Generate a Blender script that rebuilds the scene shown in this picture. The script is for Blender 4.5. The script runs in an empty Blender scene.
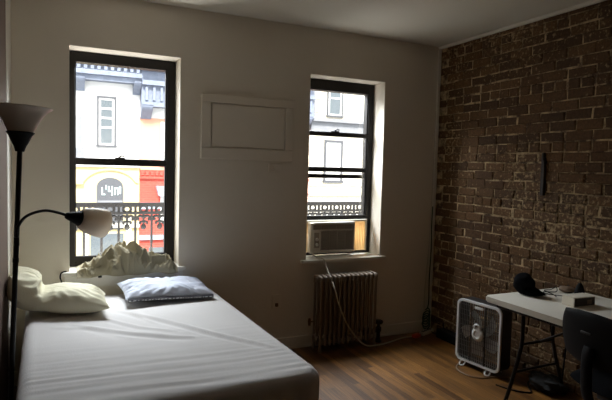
import bpy, bmesh, math, random
from mathutils import Vector, Matrix, noise
random.seed(7)
S = bpy.context.scene
COL = S.collection
PI = math.pi

# ------------------------------------------------------------------ camera
CX, CY, CZ, YAW, PITCH, ROLL, FPX = -3.2324, -3.9609, 1.5251, 0.4407, -0.0598, 0.0260, 518.67
cam_d = bpy.data.cameras.new('camera')
cam = bpy.data.objects.new('camera', cam_d); COL.objects.link(cam)
fw = Vector((math.sin(YAW)*math.cos(PITCH), math.cos(YAW)*math.cos(PITCH), math.sin(PITCH)))
rt0 = Vector((math.cos(YAW), -math.sin(YAW), 0)); up0 = rt0.cross(fw)
cr, sr = math.cos(ROLL), math.sin(ROLL)
rt = cr*rt0 + sr*up0; up = -sr*rt0 + cr*up0
M = Matrix((rt, up, -fw)).transposed().to_4x4(); M.translation = Vector((CX, CY, CZ))
cam.matrix_world = M
cam_d.sensor_width = 36; cam_d.sensor_fit = 'HORIZONTAL'; cam_d.lens = FPX/612*36
cam_d.clip_start = 0.02; cam_d.clip_end = 200
S.camera = cam

# ------------------------------------------------------------------ world, light, exposure
w = bpy.data.worlds.new('overcast_sky'); S.world = w; w.use_nodes = True
bg = w.node_tree.nodes['Background']
bg.inputs[0].default_value = (0.93, 0.97, 1.0, 1); bg.inputs[1].default_value = 1.05
sun_d = bpy.data.lights.new('sun', 'SUN'); sun_d.energy = 3.4; sun_d.angle = math.radians(12); sun_d.color = (1, .96, .9)
sun = bpy.data.objects.new('sun', sun_d); COL.objects.link(sun)
sun.rotation_euler = Vector((0.25, 1.0, -1.15)).to_track_quat('-Z', 'Y').to_euler()
def portal(x0, x1, z0, z1, y):
    d = bpy.data.lights.new('window_portal', 'AREA'); d.shape = 'RECTANGLE'; d.size = x1-x0; d.size_y = z1-z0
    d.cycles.is_portal = True
    o = bpy.data.objects.new('window_portal', d); COL.objects.link(o)
    o.location = ((x0+x1)/2, y, (z0+z1)/2); o.rotation_euler = Vector((0, -1, 0)).to_track_quat('-Z', 'Y').to_euler()
portal(-3.19, -2.42, 0.75, 2.34, 0.27)
portal(-1.36, -0.60, 0.75, 2.34, 0.27)
def fill_lamp(name, x, y, z, sx, sy, aim, watts, col):
    d = bpy.data.lights.new(name, 'AREA'); d.shape = 'RECTANGLE'; d.size = sx; d.size_y = sy; d.energy = watts; d.color = col
    o = bpy.data.objects.new(name, d); COL.objects.link(o)
    o.location = (x, y, z); o.rotation_euler = Vector(aim).to_track_quat('-Z', 'Y').to_euler()
for wx, wp in ((-2.806, 72), (-.98, 108)):
    fill_lamp('sky_fill_lamp', wx, 1.1, 3.0, 1.3, 1.0, (0, -1, -1.0), wp, (.87, .94, 1.0))      # added lamp, unseen above the window, brightens the room like extra sky
    fill_lamp('upward_fill_lamp', wx, .62, .36, .9, .45, (0, -.6, .8), 18, (.98, .97, .95))          # added lamp hidden below the sill, throws extra light up at the ceiling
S.view_settings.view_transform = 'Standard'; S.view_settings.look = 'None'
S.view_settings.gamma = 1; S.view_settings.use_curve_mapping = False
S.view_settings.exposure = 1.68
try:
    S.cycles.use_denoising = True
    S.cycles.max_bounces = 10; S.cycles.diffuse_bounces = 6; S.cycles.transparent_max_bounces = 16
    S.cycles.sample_clamp_indirect = 8; S.cycles.caustics_reflective = False; S.cycles.caustics_refractive = False
except Exception: pass

# ------------------------------------------------------------------ materials
def lin(c):
    return tuple(((v/255)/12.92 if v/255 <= 0.04045 else ((v/255+0.055)/1.055)**2.4) for v in c) + (1,)
def mat(name, c, rough=0.6, metal=0.0, var=0.0, scale=8.0, bump=0.0, bscale=60.0, spec=0.4):
    """principled material with a little noise variation in colour and an optional noise bump"""
    m = bpy.data.materials.new(name); m.use_nodes = True
    nt = m.node_tree; N = nt.nodes; L = nt.links; b = N['Principled BSDF']
    b.inputs['Roughness'].default_value = rough; b.inputs['Metallic'].default_value = metal
    b.inputs['Specular IOR Level'].default_value = spec
    col = lin(c)
    tc = N.new('ShaderNodeTexCoord')
    nz = N.new('ShaderNodeTexNoise'); nz.inputs['Scale'].default_value = scale; nz.inputs['Detail'].default_value = 4
    L.new(tc.outputs['Object'], nz.inputs['Vector'])
    mx = N.new('ShaderNodeMix'); mx.data_type = 'RGBA'
    mx.inputs['A'].default_value = tuple(max(0, v*(1-var)) for v in col[:3])+(1,)
    mx.inputs['B'].default_value = tuple(min(1, v*(1+var)) for v in col[:3])+(1,)
    L.new(nz.outputs['Fac'], mx.inputs['Factor']); L.new(mx.outputs['Result'], b.inputs['Base Color'])
    if bump > 0:
        n2 = N.new('ShaderNodeTexNoise'); n2.inputs['Scale'].default_value = bscale; n2.inputs['Detail'].default_value = 5
        L.new(tc.outputs['Object'], n2.inputs['Vector'])
        bp = N.new('ShaderNodeBump'); bp.inputs['Strength'].default_value = bump; bp.inputs['Distance'].default_value = 0.01
        L.new(n2.outputs['Fac'], bp.inputs['Height']); L.new(bp.outputs['Normal'], b.inputs['Normal'])
    return m
def glass_mat(name, tint=(1, 1, 1, 1), refl=0.05):
    m = bpy.data.materials.new(name); m.use_nodes = True
    nt = m.node_tree; N = nt.nodes; L = nt.links; N.remove(N['Principled BSDF']); out = N['Material Output']
    t = N.new('ShaderNodeBsdfTransparent'); t.inputs[0].default_value = tint
    g = N.new('ShaderNodeBsdfGlossy'); g.inputs['Roughness'].default_value = 0.02
    x = N.new('ShaderNodeMixShader'); x.inputs[0].default_value = refl
    L.new(t.outputs[0], x.inputs[1]); L.new(g.outputs[0], x.inputs[2]); L.new(x.outputs[0], out.inputs[0])
    return m
def shade_mat(name, c, tr=0.4):
    m = bpy.data.materials.new(name); m.use_nodes = True
    nt = m.node_tree; N = nt.nodes; L = nt.links; b = N['Principled BSDF']; out = N['Material Output']
    tc = N.new('ShaderNodeTexCoord'); nz = N.new('ShaderNodeTexNoise'); nz.inputs['Scale'].default_value = 30
    L.new(tc.outputs['Object'], nz.inputs['Vector'])
    bp = N.new('ShaderNodeBump'); bp.inputs['Strength'].default_value = 0.03; L.new(nz.outputs['Fac'], bp.inputs['Height'])
    L.new(bp.outputs['Normal'], b.inputs['Normal'])
    b.inputs['Base Color'].default_value = lin(c); b.inputs['Roughness'].default_value = 0.35
    t = N.new('ShaderNodeBsdfTranslucent'); t.inputs[0].default_value = lin(c)
    x = N.new('ShaderNodeMixShader'); x.inputs[0].default_value = tr
    L.new(b.outputs[0], x.inputs[1]); L.new(t.outputs[0], x.inputs[2]); L.new(x.outputs[0], out.inputs[0])
    return m
def plank_mat():
    m = bpy.data.materials.new('oak_strip_floor'); m.use_nodes = True
    nt = m.node_tree; N = nt.nodes; L = nt.links; b = N['Principled BSDF']
    tc = N.new('ShaderNodeTexCoord'); sp = N.new('ShaderNodeSeparateXYZ'); cb = N.new('ShaderNodeCombineXYZ')
    L.new(tc.outputs['Object'], sp.inputs[0]); L.new(sp.outputs['Y'], cb.inputs['X']); L.new(sp.outputs['X'], cb.inputs['Y'])
    br = N.new('ShaderNodeTexBrick'); br.offset = 0.37; br.offset_frequency = 2
    for k, v in (('Scale', 1.0), ('Mortar Size', 0.0008), ('Mortar Smooth', 0.1), ('Bias', 0.0), ('Brick Width', 0.62), ('Row Height', 0.052)):
        br.inputs[k].default_value = v
    br.inputs['Color1'].default_value = lin((90, 58, 26)); br.inputs['Color2'].default_value = lin((148, 102, 48))
    br.inputs['Mortar'].default_value = lin((48, 30, 16))
    L.new(cb.outputs[0], br.inputs['Vector'])
    mp = N.new('ShaderNodeMapping'); mp.inputs['Scale'].default_value = (2.5, 60, 1); L.new(cb.outputs[0], mp.inputs['Vector'])
    nz = N.new('ShaderNodeTexNoise'); nz.inputs['Scale'].default_value = 1.6; nz.inputs['Detail'].default_value = 6
    L.new(mp.outputs[0], nz.inputs['Vector'])
    rp = N.new('ShaderNodeValToRGB'); rp.color_ramp.elements[0].position = .3; rp.color_ramp.elements[0].color = (.42, .40, .38, 1)
    rp.color_ramp.elements[1].position = .7; rp.color_ramp.elements[1].color = (1.0, 1.0, 1.0, 1); L.new(nz.outputs['Fac'], rp.inputs[0])
    mx = N.new('ShaderNodeMix'); mx.data_type = 'RGBA'; mx.blend_type = 'MULTIPLY'; mx.inputs['Factor'].default_value = 1
    L.new(br.outputs['Color'], mx.inputs['A']); L.new(rp.outputs[0], mx.inputs['B']); L.new(mx.outputs['Result'], b.inputs['Base Color'])
    b.inputs['Roughness'].default_value = 0.38
    bp = N.new('ShaderNodeBump'); bp.inputs['Strength'].default_value = 0.25; bp.inputs['Distance'].default_value = 0.002
    inv = N.new('ShaderNodeMath'); inv.operation = 'SUBTRACT'; inv.inputs[0].default_value = 1; L.new(br.outputs['Fac'], inv.inputs[1])
    L.new(inv.outputs[0], bp.inputs['Height']); L.new(bp.outputs['Normal'], b.inputs['Normal'])
    return m
def brick_mat(name, c1, c2, smear=0.5, mortar=(170, 148, 118)):
    """each brick its own tone, partly smeared with old mortar"""
    m = bpy.data.materials.new(name); m.use_nodes = True
    nt = m.node_tree; N = nt.nodes; L = nt.links; b = N['Principled BSDF']
    ge = N.new('ShaderNodeNewGeometry'); tc = N.new('ShaderNodeTexCoord')
    rp = N.new('ShaderNodeValToRGB'); rp.color_ramp.elements[0].color = lin(c1); rp.color_ramp.elements[1].color = lin(c2)
    L.new(ge.outputs['Random Per Island'], rp.inputs[0])
    n1 = N.new('ShaderNodeTexNoise'); n1.inputs['Scale'].default_value = 34; n1.inputs['Detail'].default_value = 8; n1.inputs['Roughness'].default_value = .65
    L.new(tc.outputs['Object'], n1.inputs['Vector'])
    n2 = N.new('ShaderNodeTexNoise'); n2.inputs['Scale'].default_value = 1.3; n2.inputs['Detail'].default_value = 3
    L.new(tc.outputs['Object'], n2.inputs['Vector'])
    ad = N.new('ShaderNodeMath'); ad.operation = 'MULTIPLY_ADD'; ad.inputs[1].default_value = 0.55; L.new(n2.outputs['Fac'], ad.inputs[0]); L.new(n1.outputs['Fac'], ad.inputs[2])
    r2 = N.new('ShaderNodeValToRGB'); r2.color_ramp.elements[0].position = .84; r2.color_ramp.elements[0].color = (0, 0, 0, 1)
    r2.color_ramp.elements[1].position = .95; r2.color_ramp.elements[1].color = (smear,)*3+(1,)
    L.new(ad.outputs[0], r2.inputs[0])
    mx = N.new('ShaderNodeMix'); mx.data_type = 'RGBA'; L.new(r2.outputs[0], mx.inputs['Factor'])
    L.new(rp.outputs[0], mx.inputs['A']); mx.inputs['B'].default_value = lin(mortar)
    n3 = N.new('ShaderNodeTexNoise'); n3.inputs['Scale'].default_value = 60; n3.inputs['Detail'].default_value = 4; L.new(tc.outputs['Object'], n3.inputs['Vector'])
    r3 = N.new('ShaderNodeValToRGB'); r3.color_ramp.elements[0].position = .3; r3.color_ramp.elements[0].color = (.6, .6, .6, 1); r3.color_ramp.elements[1].position = .65
    L.new(n3.outputs['Fac'], r3.inputs[0])
    mm = N.new('ShaderNodeMix'); mm.data_type = 'RGBA'; mm.blend_type = 'MULTIPLY'; mm.inputs['Factor'].default_value = 1
    L.new(mx.outputs['Result'], mm.inputs['A']); L.new(r3.outputs[0], mm.inputs['B']); L.new(mm.outputs['Result'], b.inputs['Base Color'])
    b.inputs['Roughness'].default_value = 0.8; b.inputs['Specular IOR Level'].default_value = .25
    bp = N.new('ShaderNodeBump'); bp.inputs['Strength'].default_value = 0.7; bp.inputs['Distance'].default_value = 0.006
    L.new(n1.outputs['Fac'], bp.inputs['Height']); L.new(bp.outputs['Normal'], b.inputs['Normal'])
    return m
def mortar_mat():
    m = bpy.data.materials.new('lime_mortar'); m.use_nodes = True
    nt = m.node_tree; N = nt.nodes; L = nt.links; b = N['Principled BSDF']; tc = N.new('ShaderNodeTexCoord')
    n1 = N.new('ShaderNodeTexNoise'); n1.inputs['Scale'].default_value = 11; n1.inputs['Detail'].default_value = 7; n1.inputs['Roughness'].default_value = .7
    L.new(tc.outputs['Object'], n1.inputs['Vector'])
    rp = N.new('ShaderNodeValToRGB'); e = rp.color_ramp.elements
    e[0].position = .40; e[0].color = lin((72, 52, 36)); e[1].position = .60; e[1].color = lin((196, 170, 130)); L.new(n1.outputs['Fac'], rp.inputs[0])
    L.new(rp.outputs[0], b.inputs['Base Color']); b.inputs['Roughness'].default_value = .95
    bp = N.new('ShaderNodeBump'); bp.inputs['Strength'].default_value = .9; bp.inputs['Distance'].default_value = .008
    L.new(n1.outputs['Fac'], bp.inputs['Height']); L.new(bp.outputs['Normal'], b.inputs['Normal'])
    return m
def facade_brick(name, c1, c2, cm):
    m = bpy.data.materials.new(name); m.use_nodes = True
    nt = m.node_tree; N = nt.nodes; L = nt.links; b = N['Principled BSDF']
    tc = N.new('ShaderNodeTexCoord'); sp = N.new('ShaderNodeSeparateXYZ'); cb = N.new('ShaderNodeCombineXYZ')
    L.new(tc.outputs['Object'], sp.inputs[0]); L.new(sp.outputs['X'], cb.inputs['X']); L.new(sp.outputs['Z'], cb.inputs['Y'])
    br = N.new('ShaderNodeTexBrick')
    for k, v in (('Scale', 1.0), ('Mortar Size', 0.01), ('Brick Width', 0.22), ('Row Height', 0.08)): br.inputs[k].default_value = v
    br.inputs['Color1'].default_value = lin(c1); br.inputs['Color2'].default_value = lin(c2); br.inputs['Mortar'].default_value = lin(cm)
    L.new(cb.outputs[0], br.inputs['Vector']); L.new(br.outputs['Color'], b.inputs['Base Color']); b.inputs['Roughness'].default_value = .8
    return m

MT = dict(
    wall=mat('painted_plaster', (222, 213, 197), .75, var=.04, scale=3, bump=.12, bscale=25),
    ceil=mat('ceiling_paint', (216, 210, 198), .8, var=.03, scale=2, bump=.08, bscale=20),
    trim=mat('trim_paint', (222, 217, 206), .45, var=.03),
    floor=plank_mat(),
    brick=brick_mat('old_brick', (80, 57, 36), (110, 80, 50), .95, (176, 150, 112)),
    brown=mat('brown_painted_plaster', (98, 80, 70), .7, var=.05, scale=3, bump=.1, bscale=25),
    mortar=mortar_mat(),
    black=mat('black_window_frame', (38, 35, 33), .5, var=.1, spec=.2),
    glass=glass_mat('window_glass'),
    sheet=mat('white_cotton_sheet', (203, 200, 198), .9, var=.02, scale=4, bump=.12, bscale=160),
    spring=mat('box_spring_cloth', (190, 180, 165), .9, var=.04),
    dwood=mat('dark_wood', (70, 46, 30), .5, var=.15),
    cream=mat('cream_pillow_cotton', (224, 219, 192), .85, var=.03, bump=.15, bscale=120),
    blue=mat('pale_blue_pillow_cotton', (192, 197, 210), .85, var=.03, bump=.12, bscale=140),
    navy=mat('dark_pillow_band', (58, 56, 62), .8, var=.1),
    white=mat('white_print', (225, 225, 225), .8),
    khaki=mat('khaki_blanket', (150, 142, 119), .92, var=.06, bump=.2, bscale=120),
    rad=mat('radiator_enamel', (118, 102, 86), .5, var=.1, bump=.1, bscale=50),
    brass=mat('dull_brass', (110, 92, 62), .4, metal=.7, var=.1),
    fgrille=mat('fan_wire', (128, 128, 126), .45), rail=mat('weathered_railing_iron', (36, 36, 38), .6, var=.15),
    iron=mat('dark_iron', (46, 38, 32), .55, metal=.3, var=.2),
    acw=mat('air_conditioner_plastic', (214, 208, 194), .5, var=.03),
    acd=mat('air_conditioner_grille', (172, 162, 148), .5, var=.06),
    acl=mat('pale_plastic', (226, 224, 216), .4),
    cord=mat('cord_rubber', (196, 188, 172), .5),
    blackp=mat('black_plastic', (20, 19, 20), .6, var=.1, spec=.15),
    blackm=mat('black_metal', (26, 23, 22), .35, metal=.4, var=.1),
    blackf=mat('black_fabric', (16, 16, 18), .95, var=.2, bump=.3, bscale=90, spec=.05),
    fanw=mat('fan_white_plastic', (206, 206, 204), .45, var=.02),
    fang=mat('fan_blade_plastic', (150, 150, 148), .35),
    fanb=mat('fan_housing', (40, 37, 36), .5, var=.1),
    table=mat('speckled_plastic_tabletop', (226, 220, 206), .5, var=.03, bump=.08, bscale=200),
    box=mat('white_cardboard', (222, 214, 196), .7, var=.02),
    boxd=mat('dark_print', (62, 54, 46), .6, var=.2, scale=30),
    tan=mat('brown_plastic', (120, 98, 78), .5, var=.1),
    green=mat('green_plastic', (24, 60, 30), .5, var=.1),
    orange=mat('orange_plastic', (206, 78, 42), .5, var=.1),
    shade=shade_mat('lamp_glass', (196, 184, 166), .22),
    shade2=shade_mat('reading_shade_plastic', (244, 236, 224), .5),
    bag=mat('dark_grey_bag', (30, 29, 28), .8, var=.3, bump=.4, bscale=40),
    accordion=shade_mat('tan_side_curtain', (246, 228, 194), .45),
    fwhite=mat('painted_facade_white', (222, 221, 217), .8, var=.03),
    fcream=mat('painted_facade_cream', (206, 190, 144), .8, var=.03),
    fsalmon=mat('salmon_stucco', (222, 158, 132), .8, var=.03),
    fred=facade_brick('red_painted_brick', (186, 74, 60), (176, 68, 56), (194, 92, 78)),
    fstone=facade_brick('pale_stone', (220, 214, 196), (226, 220, 204), (206, 198, 178)),
    fgrey=mat('grey_stone', (128, 130, 134), .8, var=.2, scale=8),
    cornice=mat('weathered_cornice_metal', (120, 128, 144), .6, var=.35, scale=9),
    fglass=mat('dark_street_glass', (92, 100, 104), .15, var=.2, scale=2),
    fdark=mat('grey_window_surround', (84, 86, 90), .6, var=.1),
    street=mat('asphalt', (92, 92, 92), .9, var=.1), pave=mat('pavement', (150, 148, 144), .9, var=.1),
    teal=mat('sign_lettering', (196, 226, 222), .5), awning=mat('pale_blue_awning', (166, 186, 204), .7, var=.05),
)

# ------------------------------------------------------------------ mesh helpers
def bm_new(): return bmesh.new()
def box(bm, x0, x1, y0, y1, z0, z1, bev=0.0, mtx=None, seg=2):
    vs = [bm.verts.new((x, y, z)) for x in (x0, x1) for y in (y0, y1) for z in (z0, z1)]
    fs = [bm.faces.new([vs[i] for i in q]) for q in ((0, 1, 3, 2), (4, 6, 7, 5), (0, 4, 5, 1), (2, 3, 7, 6), (0, 2, 6, 4), (1, 5, 7, 3))]
    if bev > 0:
        es = list({e for f in fs for e in f.edges})
        r = bmesh.ops.bevel(bm, geom=es, offset=bev, segments=seg, affect='EDGES', profile=0.5)
        vs = list({v for f in r['faces'] for v in f.verts} | {v for v in vs if v.is_valid})
    if mtx is not None:
        for v in vs: v.co = mtx @ v.co
    return vs
def smooth_path(pts, n=8):
    P = [Vector(p) for p in pts]; out = []
    if len(P) < 3: return P
    for i in range(len(P)-1):
        p0 = P[max(i-1, 0)]; p1 = P[i]; p2 = P[i+1]; p3 = P[min(i+2, len(P)-1)]
        for k in range(n):
            t = k/n
            out.append(0.5*((2*p1)+(-p0+p2)*t+(2*p0-5*p1+4*p2-p3)*t*t+(-p0+3*p1-3*p2+p3)*t**3))
    out.append(P[-1]); return out
def tube(bm, pts, r, seg=10, smooth=0, closed=False, flat=None):
    P = smooth_path(pts, smooth) if smooth else [Vector(p) for p in pts]
    rs = r if isinstance(r, (list, tuple)) else None
    rings = []; n = len(P); prev = None
    for i, p in enumerate(P):
        if closed: t = (P[(i+1) % n]-P[i-1]).normalized()
        else: t = (P[min(i+1, n-1)]-P[max(i-1, 0)]).normalized()
        if prev is None:
            a = Vector((0, 0, 1)) if abs(t.z) < .9 else Vector((1, 0, 0))
            u = t.cross(a).normalized()
        else: u = (prev-t*prev.dot(t)).normalized()
        prev = u; v = t.cross(u)
        if rs: f = i/(n-1)*(len(rs)-1); k = min(int(f), len(rs)-2); rr = rs[k]*(1-(f-k))+rs[k+1]*(f-k)
        else: rr = r
        ring = []
        for k in range(seg):
            a = 2*PI*k/seg; cu, cv = math.cos(a)*rr, math.sin(a)*rr
            if flat: cv *= flat
            ring.append(bm.verts.new(p+u*cu+v*cv))
        rings.append(ring)
    for i in range(n if closed else n-1):
        A, B = rings[i], rings[(i+1) % n]
        for k in range(seg): 
            try: bm.faces.new((A[k], A[(k+1) % seg], B[(k+1) % seg], B[k]))
            except ValueError: pass
    if not closed:
        bm.faces.new(rings[0][::-1]); bm.faces.new(rings[-1])
    return [v for r_ in rings for v in r_]
def lathe(bm, prof, seg=32, mtx=None, close=False):
    """profile of (radius, height) about z; close joins last to first (a shell with thickness)"""
    rings = []; new = []
    for r, z in prof:
        if r < 1e-5: v = bm.verts.new((0, 0, z)); rings.append([v]); new.append(v)
        else:
            ring = [bm.verts.new((r*math.cos(2*PI*k/seg), r*math.sin(2*PI*k/seg), z)) for k in range(seg)]
            rings.append(ring); new += ring
    pr = list(zip(rings, rings[1:]))
    if close: pr.append((rings[-1], rings[0]))
    for A, B in pr:
        for k in range(seg):
            k2 = (k+1) % seg
            a = [A[k % len(A)], A[k2 % len(A)], B[k2 % len(B)], B[k % len(B)]]
            u = []
            for v in a:
                if v not in u: u.append(v)
            if len(u) >= 3:
                try: bm.faces.new(u)
                except ValueError: pass
    if mtx is not None:
        for v in new: v.co = mtx @ v.co
    return new
def prism(bm, pts, axis, a0, a1, bev=0.0):
    """outline in the plane across axis ('y': x,z points) pushed from a0 to a1"""
    def mk(p, a): return {'y': (p[0], a, p[1]), 'x': (a, p[0], p[1]), 'z': (p[0], p[1], a)}[axis]
    A = [bm.verts.new(mk(p, a0)) for p in pts]; B = [bm.verts.new(mk(p, a1)) for p in pts]; n = len(pts)
    fs = [bm.faces.new(A), bm.faces.new(B[::-1])]
    for i in range(n): fs.append(bm.faces.new((A[i], B[i], B[(i+1) % n], A[(i+1) % n])))
    if bev > 0:
        bmesh.ops.bevel(bm, geom=list(fs[0].edges)+list(fs[1].edges), offset=bev, segments=2, affect='EDGES')
    return A+B
def rrect(x0, x1, z0, z1, r, n=6):
    out = []
    for cx, cz, a0 in ((x1-r, z1-r, 0), (x0+r, z1-r, 90), (x0+r, z0+r, 180), (x1-r, z0+r, 270)):
        for k in range(n+1):
            a = math.radians(a0+90*k/n); out.append((cx+r*math.cos(a), cz+r*math.sin(a)))
    return out
def obj(name, bm, m, parent=None, smooth=False, label=None):
    bmesh.ops.recalc_face_normals(bm, faces=bm.faces)
    me = bpy.data.meshes.new(name); bm.to_mesh(me); bm.free()
    if smooth:
        for p in me.polygons: p.use_smooth = True
        try: me.set_sharp_from_angle(angle=math.radians(40))
        except Exception: pass
    me.materials.append(MT[m])
    o = bpy.data.objects.new(name, me); COL.objects.link(o)
    if parent: o.parent = parent
    if label: o['label'] = label
    return o
def tag(o, label, cat, group=None, kind=None):
    o['label'] = label; o['category'] = cat
    if group: o['group'] = group
    if kind: o['kind'] = kind
    return o
def thing(name, label, cat, loc=(0, 0, 0), rz=0, group=None):
    o = bpy.data.objects.new(name, None); COL.objects.link(o); o.empty_display_size = .05
    o.location = loc; o.rotation_euler = (0, 0, rz)
    return tag(o, label, cat, group)
def local(o):
    """bring children given in world space under a placed empty"""
    inv = (Matrix.Translation(o.location) @ o.rotation_euler.to_matrix().to_4x4()).inverted()
    for c in [c for c in bpy.data.objects if c.parent == o]: c.matrix_parent_inverse = inv
def struct(name, bm, m, parent=None, smooth=False):
    o = obj(name, bm, m, parent, smooth)
    if not parent: o['kind'] = 'structure'
    return o
def bx(*a, **k):
    b = bm_new(); box(b, *a, **k); return b

# ------------------------------------------------------------------ room shell
XL, YF, H = -3.537, -5.2, 2.7
W1 = (-3.1845, -2.4283, 0.75, 2.329); W2 = (-1.3503, -0.6091, 0.745, 2.318)
T = 0.27                                    # outer wall thickness
b = bm_new()
xs = [XL-.3, W1[0], W1[1], W2[0], W2[1], 0.3]
for i in (0, 2, 4): box(b, xs[i], xs[i+1], 0, T, -.1, H+.2)
for Wn in (W1, W2):
    box(b, Wn[0], Wn[1], 0, T, -.1, Wn[2]); box(b, Wn[0], Wn[1], 0, T, Wn[3], H+.2)
struct('wall_back', b, 'wall')
b = bx(XL-.3, .3, YF-.2, T, -.12, 0); struct('floor', b, 'floor')
b = bx(XL-.3, .3, YF-.2, T, H, H+.15); struct('ceiling', b, 'ceil')
struct('wall_front', bx(XL-.3, .3, YF-.2, YF, 0, H), 'wall')
def brick_wall(name, x, s, m, y1, skip=None):
    """bricks with worn, uneven faces bedded in a mortar slab; s is the side the room is on"""
    root = bpy.data.objects.new(name, None); COL.objects.link(root); root['kind'] = 'structure'
    bb = bm_new(); box(bb, min(x-s*.22, x-s*.009), max(x-s*.22, x-s*.009), YF, y1, 0, H); obj('mortar_bed', bb, 'mortar', root)
    bb = bm_new(); rng = random.Random(3); RH = .0735; row = 0; z = .006
    while z < H-.01:
        header = row % 6 == 5; BL = .106 if header else .212
        y = y1-(0 if row % 2 else BL/2)-rng.random()*.03+(.02)
        while y > YF:
            L_ = BL-.009+rng.uniform(-.008, .006); y0 = max(y-L_, YF); ye = min(y, y1-.001)
            if ye-y0 > .03:
                h = RH-.0065+rng.uniform(-.004, .003); z0 = z+rng.uniform(-.0025, .0025)
                d = rng.uniform(-.004, .005)
                if rng.random() < .06: d += .003
                xf = x+s*(d-.002); xb = x-s*.03; c = rng.uniform(.004, .009)
                ys = sorted((y0, ye)); zz = (z0, min(z0+h, H-.002))
                def j(a=.0042): return rng.uniform(-a, a)
                vb = [bb.verts.new((xb, yy+j(), z_+j())) for yy, z_ in ((ys[0], zz[0]), (ys[1], zz[0]), (ys[1], zz[1]), (ys[0], zz[1]))]
                vm = [bb.verts.new((xf-s*c, v.co.y, v.co.z)) for v in vb]
                vf = [bb.verts.new((xf+s*rng.uniform(-.0018, .0018), v.co.y+c*a, v.co.z+c*e)) for v, (a, e) in zip(vb, ((1, 1), (-1, 1), (-1, -1), (1, -1)))]
                for A, B in ((vb, vm), (vm, vf)):
                    for i in range(4): bb.faces.new((A[i], A[(i+1) % 4], B[(i+1) % 4], B[i]))
                bb.faces.new(vf)
            y -= BL+rng.uniform(-.002, .002)
        row += 1; z += RH
    obj('brickwork', bb, m, root)
    return root
brick_wall('wall_right', 0.0, -1, 'brick', -.004)
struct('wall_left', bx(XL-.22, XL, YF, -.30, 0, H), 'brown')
struct('trim_1', bx(XL-.2, XL+.004, -.305, .0, 0, H, bev=.003), 'trim')          # white return at the left corner
struct('trim_2', bx(-.032, .0, -.014, .0, .1, H-.03, bev=.004), 'trim')          # bead in the right corner
struct('trim_3', bx(-.03, .004, YF, -.0, H-.022, H, bev=.004), 'trim')          # bead along the ceiling over the brick
b = bm_new(); box(b, -3.53, 0, -.018, 0, 0, .1, bev=.004); box(b, -3.53, 0, -.026, -.016, 0, .02, bev=.004)
struct('baseboard_back', b, 'wall')
struct('baseboard_front', bx(XL, 0, YF, YF+.018, 0, .1, bev=.004), 'trim')

# ------------------------------------------------------------------ windows
def sill(name, x0, x1, zt, ap):
    b = bm_new(); box(b, x0, x1, -.045, .16, zt-.028, zt, bev=.005)
    if ap: box(b, x0+.02, x1-.02, -.022, .0, zt-ap, zt-.026, bev=.004)
    return struct(name, b, 'trim')
sill('trim_4', W1[0]-.055, W1[1]+.05, W1[2]+.012, .115)
sill('trim_5', W2[0]-.05, W2[1]+.05, W2[2]+.008, .0)
def sash_window(name, Wn, jl, jr, top, bars, lock, panes, y=.17):
    root = bpy.data.objects.new(name, None); COL.objects.link(root); root['kind'] = 'structure'
    x0, x1, z0, z1 = Wn; e = .003
    b = bm_new()
    box(b, x0+e, x0+jl, y, y+.09, z0+.014, z1-e, bev=.004); box(b, x1-jr, x1-e, y, y+.09, z0+.014, z1-e, bev=.004)
    box(b, x0+jl-.002, x1-jr+.002, y, y+.09, z1-top, z1-e, bev=.004); box(b, x0+jl-.002, x1-jr+.002, y, y+.09, z0+.014, z0+.05, bev=.004)
    box(b, x1-jr-.012, x1-jr, y+.01, y+.05, z0+.05, z1-top, bev=.002); box(b, x0+jl, x0+jl+.008, y+.01, y+.05, z0+.05, z1-top, bev=.002)
    obj('window_frame', b, 'black', root)
    for (za, zb, yo) in bars:
        obj('sash_rail', bx(x0+jl-.002, x1-jr+.002, y+yo, y+yo+.035, za, zb, bev=.005), 'black', root)
    for (za, zb, yo) in panes:
        obj('pane', bx(x0+jl, x1-jr, y+yo, y+yo+.004, za, zb), 'glass', root)
    b = bm_new(); cx = (x0+x1)/2-.03
    box(b, cx-.035, cx+.035, y-.012, y+.02, lock, lock+.012, bev=.003); tube(b, [(cx-.01, y, lock+.01), (cx+.01, y-.012, lock+.024), (cx+.03, y-.016, lock+.02)], .006, 8, 3)
    obj('sash_lock', b, 'black', root, True)
    return root
sash_window('window_1', W1, .038, .064, .075, [(1.513, 1.565, -.006), (.80, .84, .0)], 1.563, [(1.55, 2.26, .05), (.81, 1.53, .02)])
sash_window('window_2', W2, .045, .058, .095, [(1.822, 1.862, -.006), (1.505, 1.548, .02), (1.447, 1.484, .035), (1.072, 1.112, -.006)], 1.86,
            [(1.85, 2.24, .05), (1.10, 1.83, .02)])

# ------------------------------------------------------------------ wall fittings
t = thing('access_panel', 'white framed rectangular panel fixed to the wall between the two windows', 'panel', (-1.89, 0, 1.59))
b = bm_new()
X0, X1, Z0, Z1 = -2.27, -1.505, 1.585, 2.078; i0, i1, k0, k1 = -2.195, -1.575, 1.672, 2.015
for q in ((X0, X1, k1, Z1), (X0, X1, Z0, k0), (X0, i0, k0, k1), (i1, X1, k0, k1)): box(b, q[0], q[1], -.022, 0, q[2], q[3], bev=.004)
obj('frame', b, 'wall', t)
obj('panel', bx(i0+.006, i1-.006, -.013, 0, k0+.006, k1-.006, bev=.003), 'wall', t)
local(t)
t = thing('wall_switch', 'small white wall plate under the framed panel', 'switch', (-1.65, 0, 1.49))
obj('plate', bx(-1.712, -1.592, -.014, 0, 1.496, 1.562, bev=.004), 'wall', t)
obj('toggle', bx(-1.664, -1.640, -.026, -.006, 1.520, 1.536, bev=.003), 'wall', t)
local(t)
t = thing('power_outlet', 'small wall outlet with a brown plug, low between bed and radiator', 'outlet', (-1.62, 0, .36))
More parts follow.
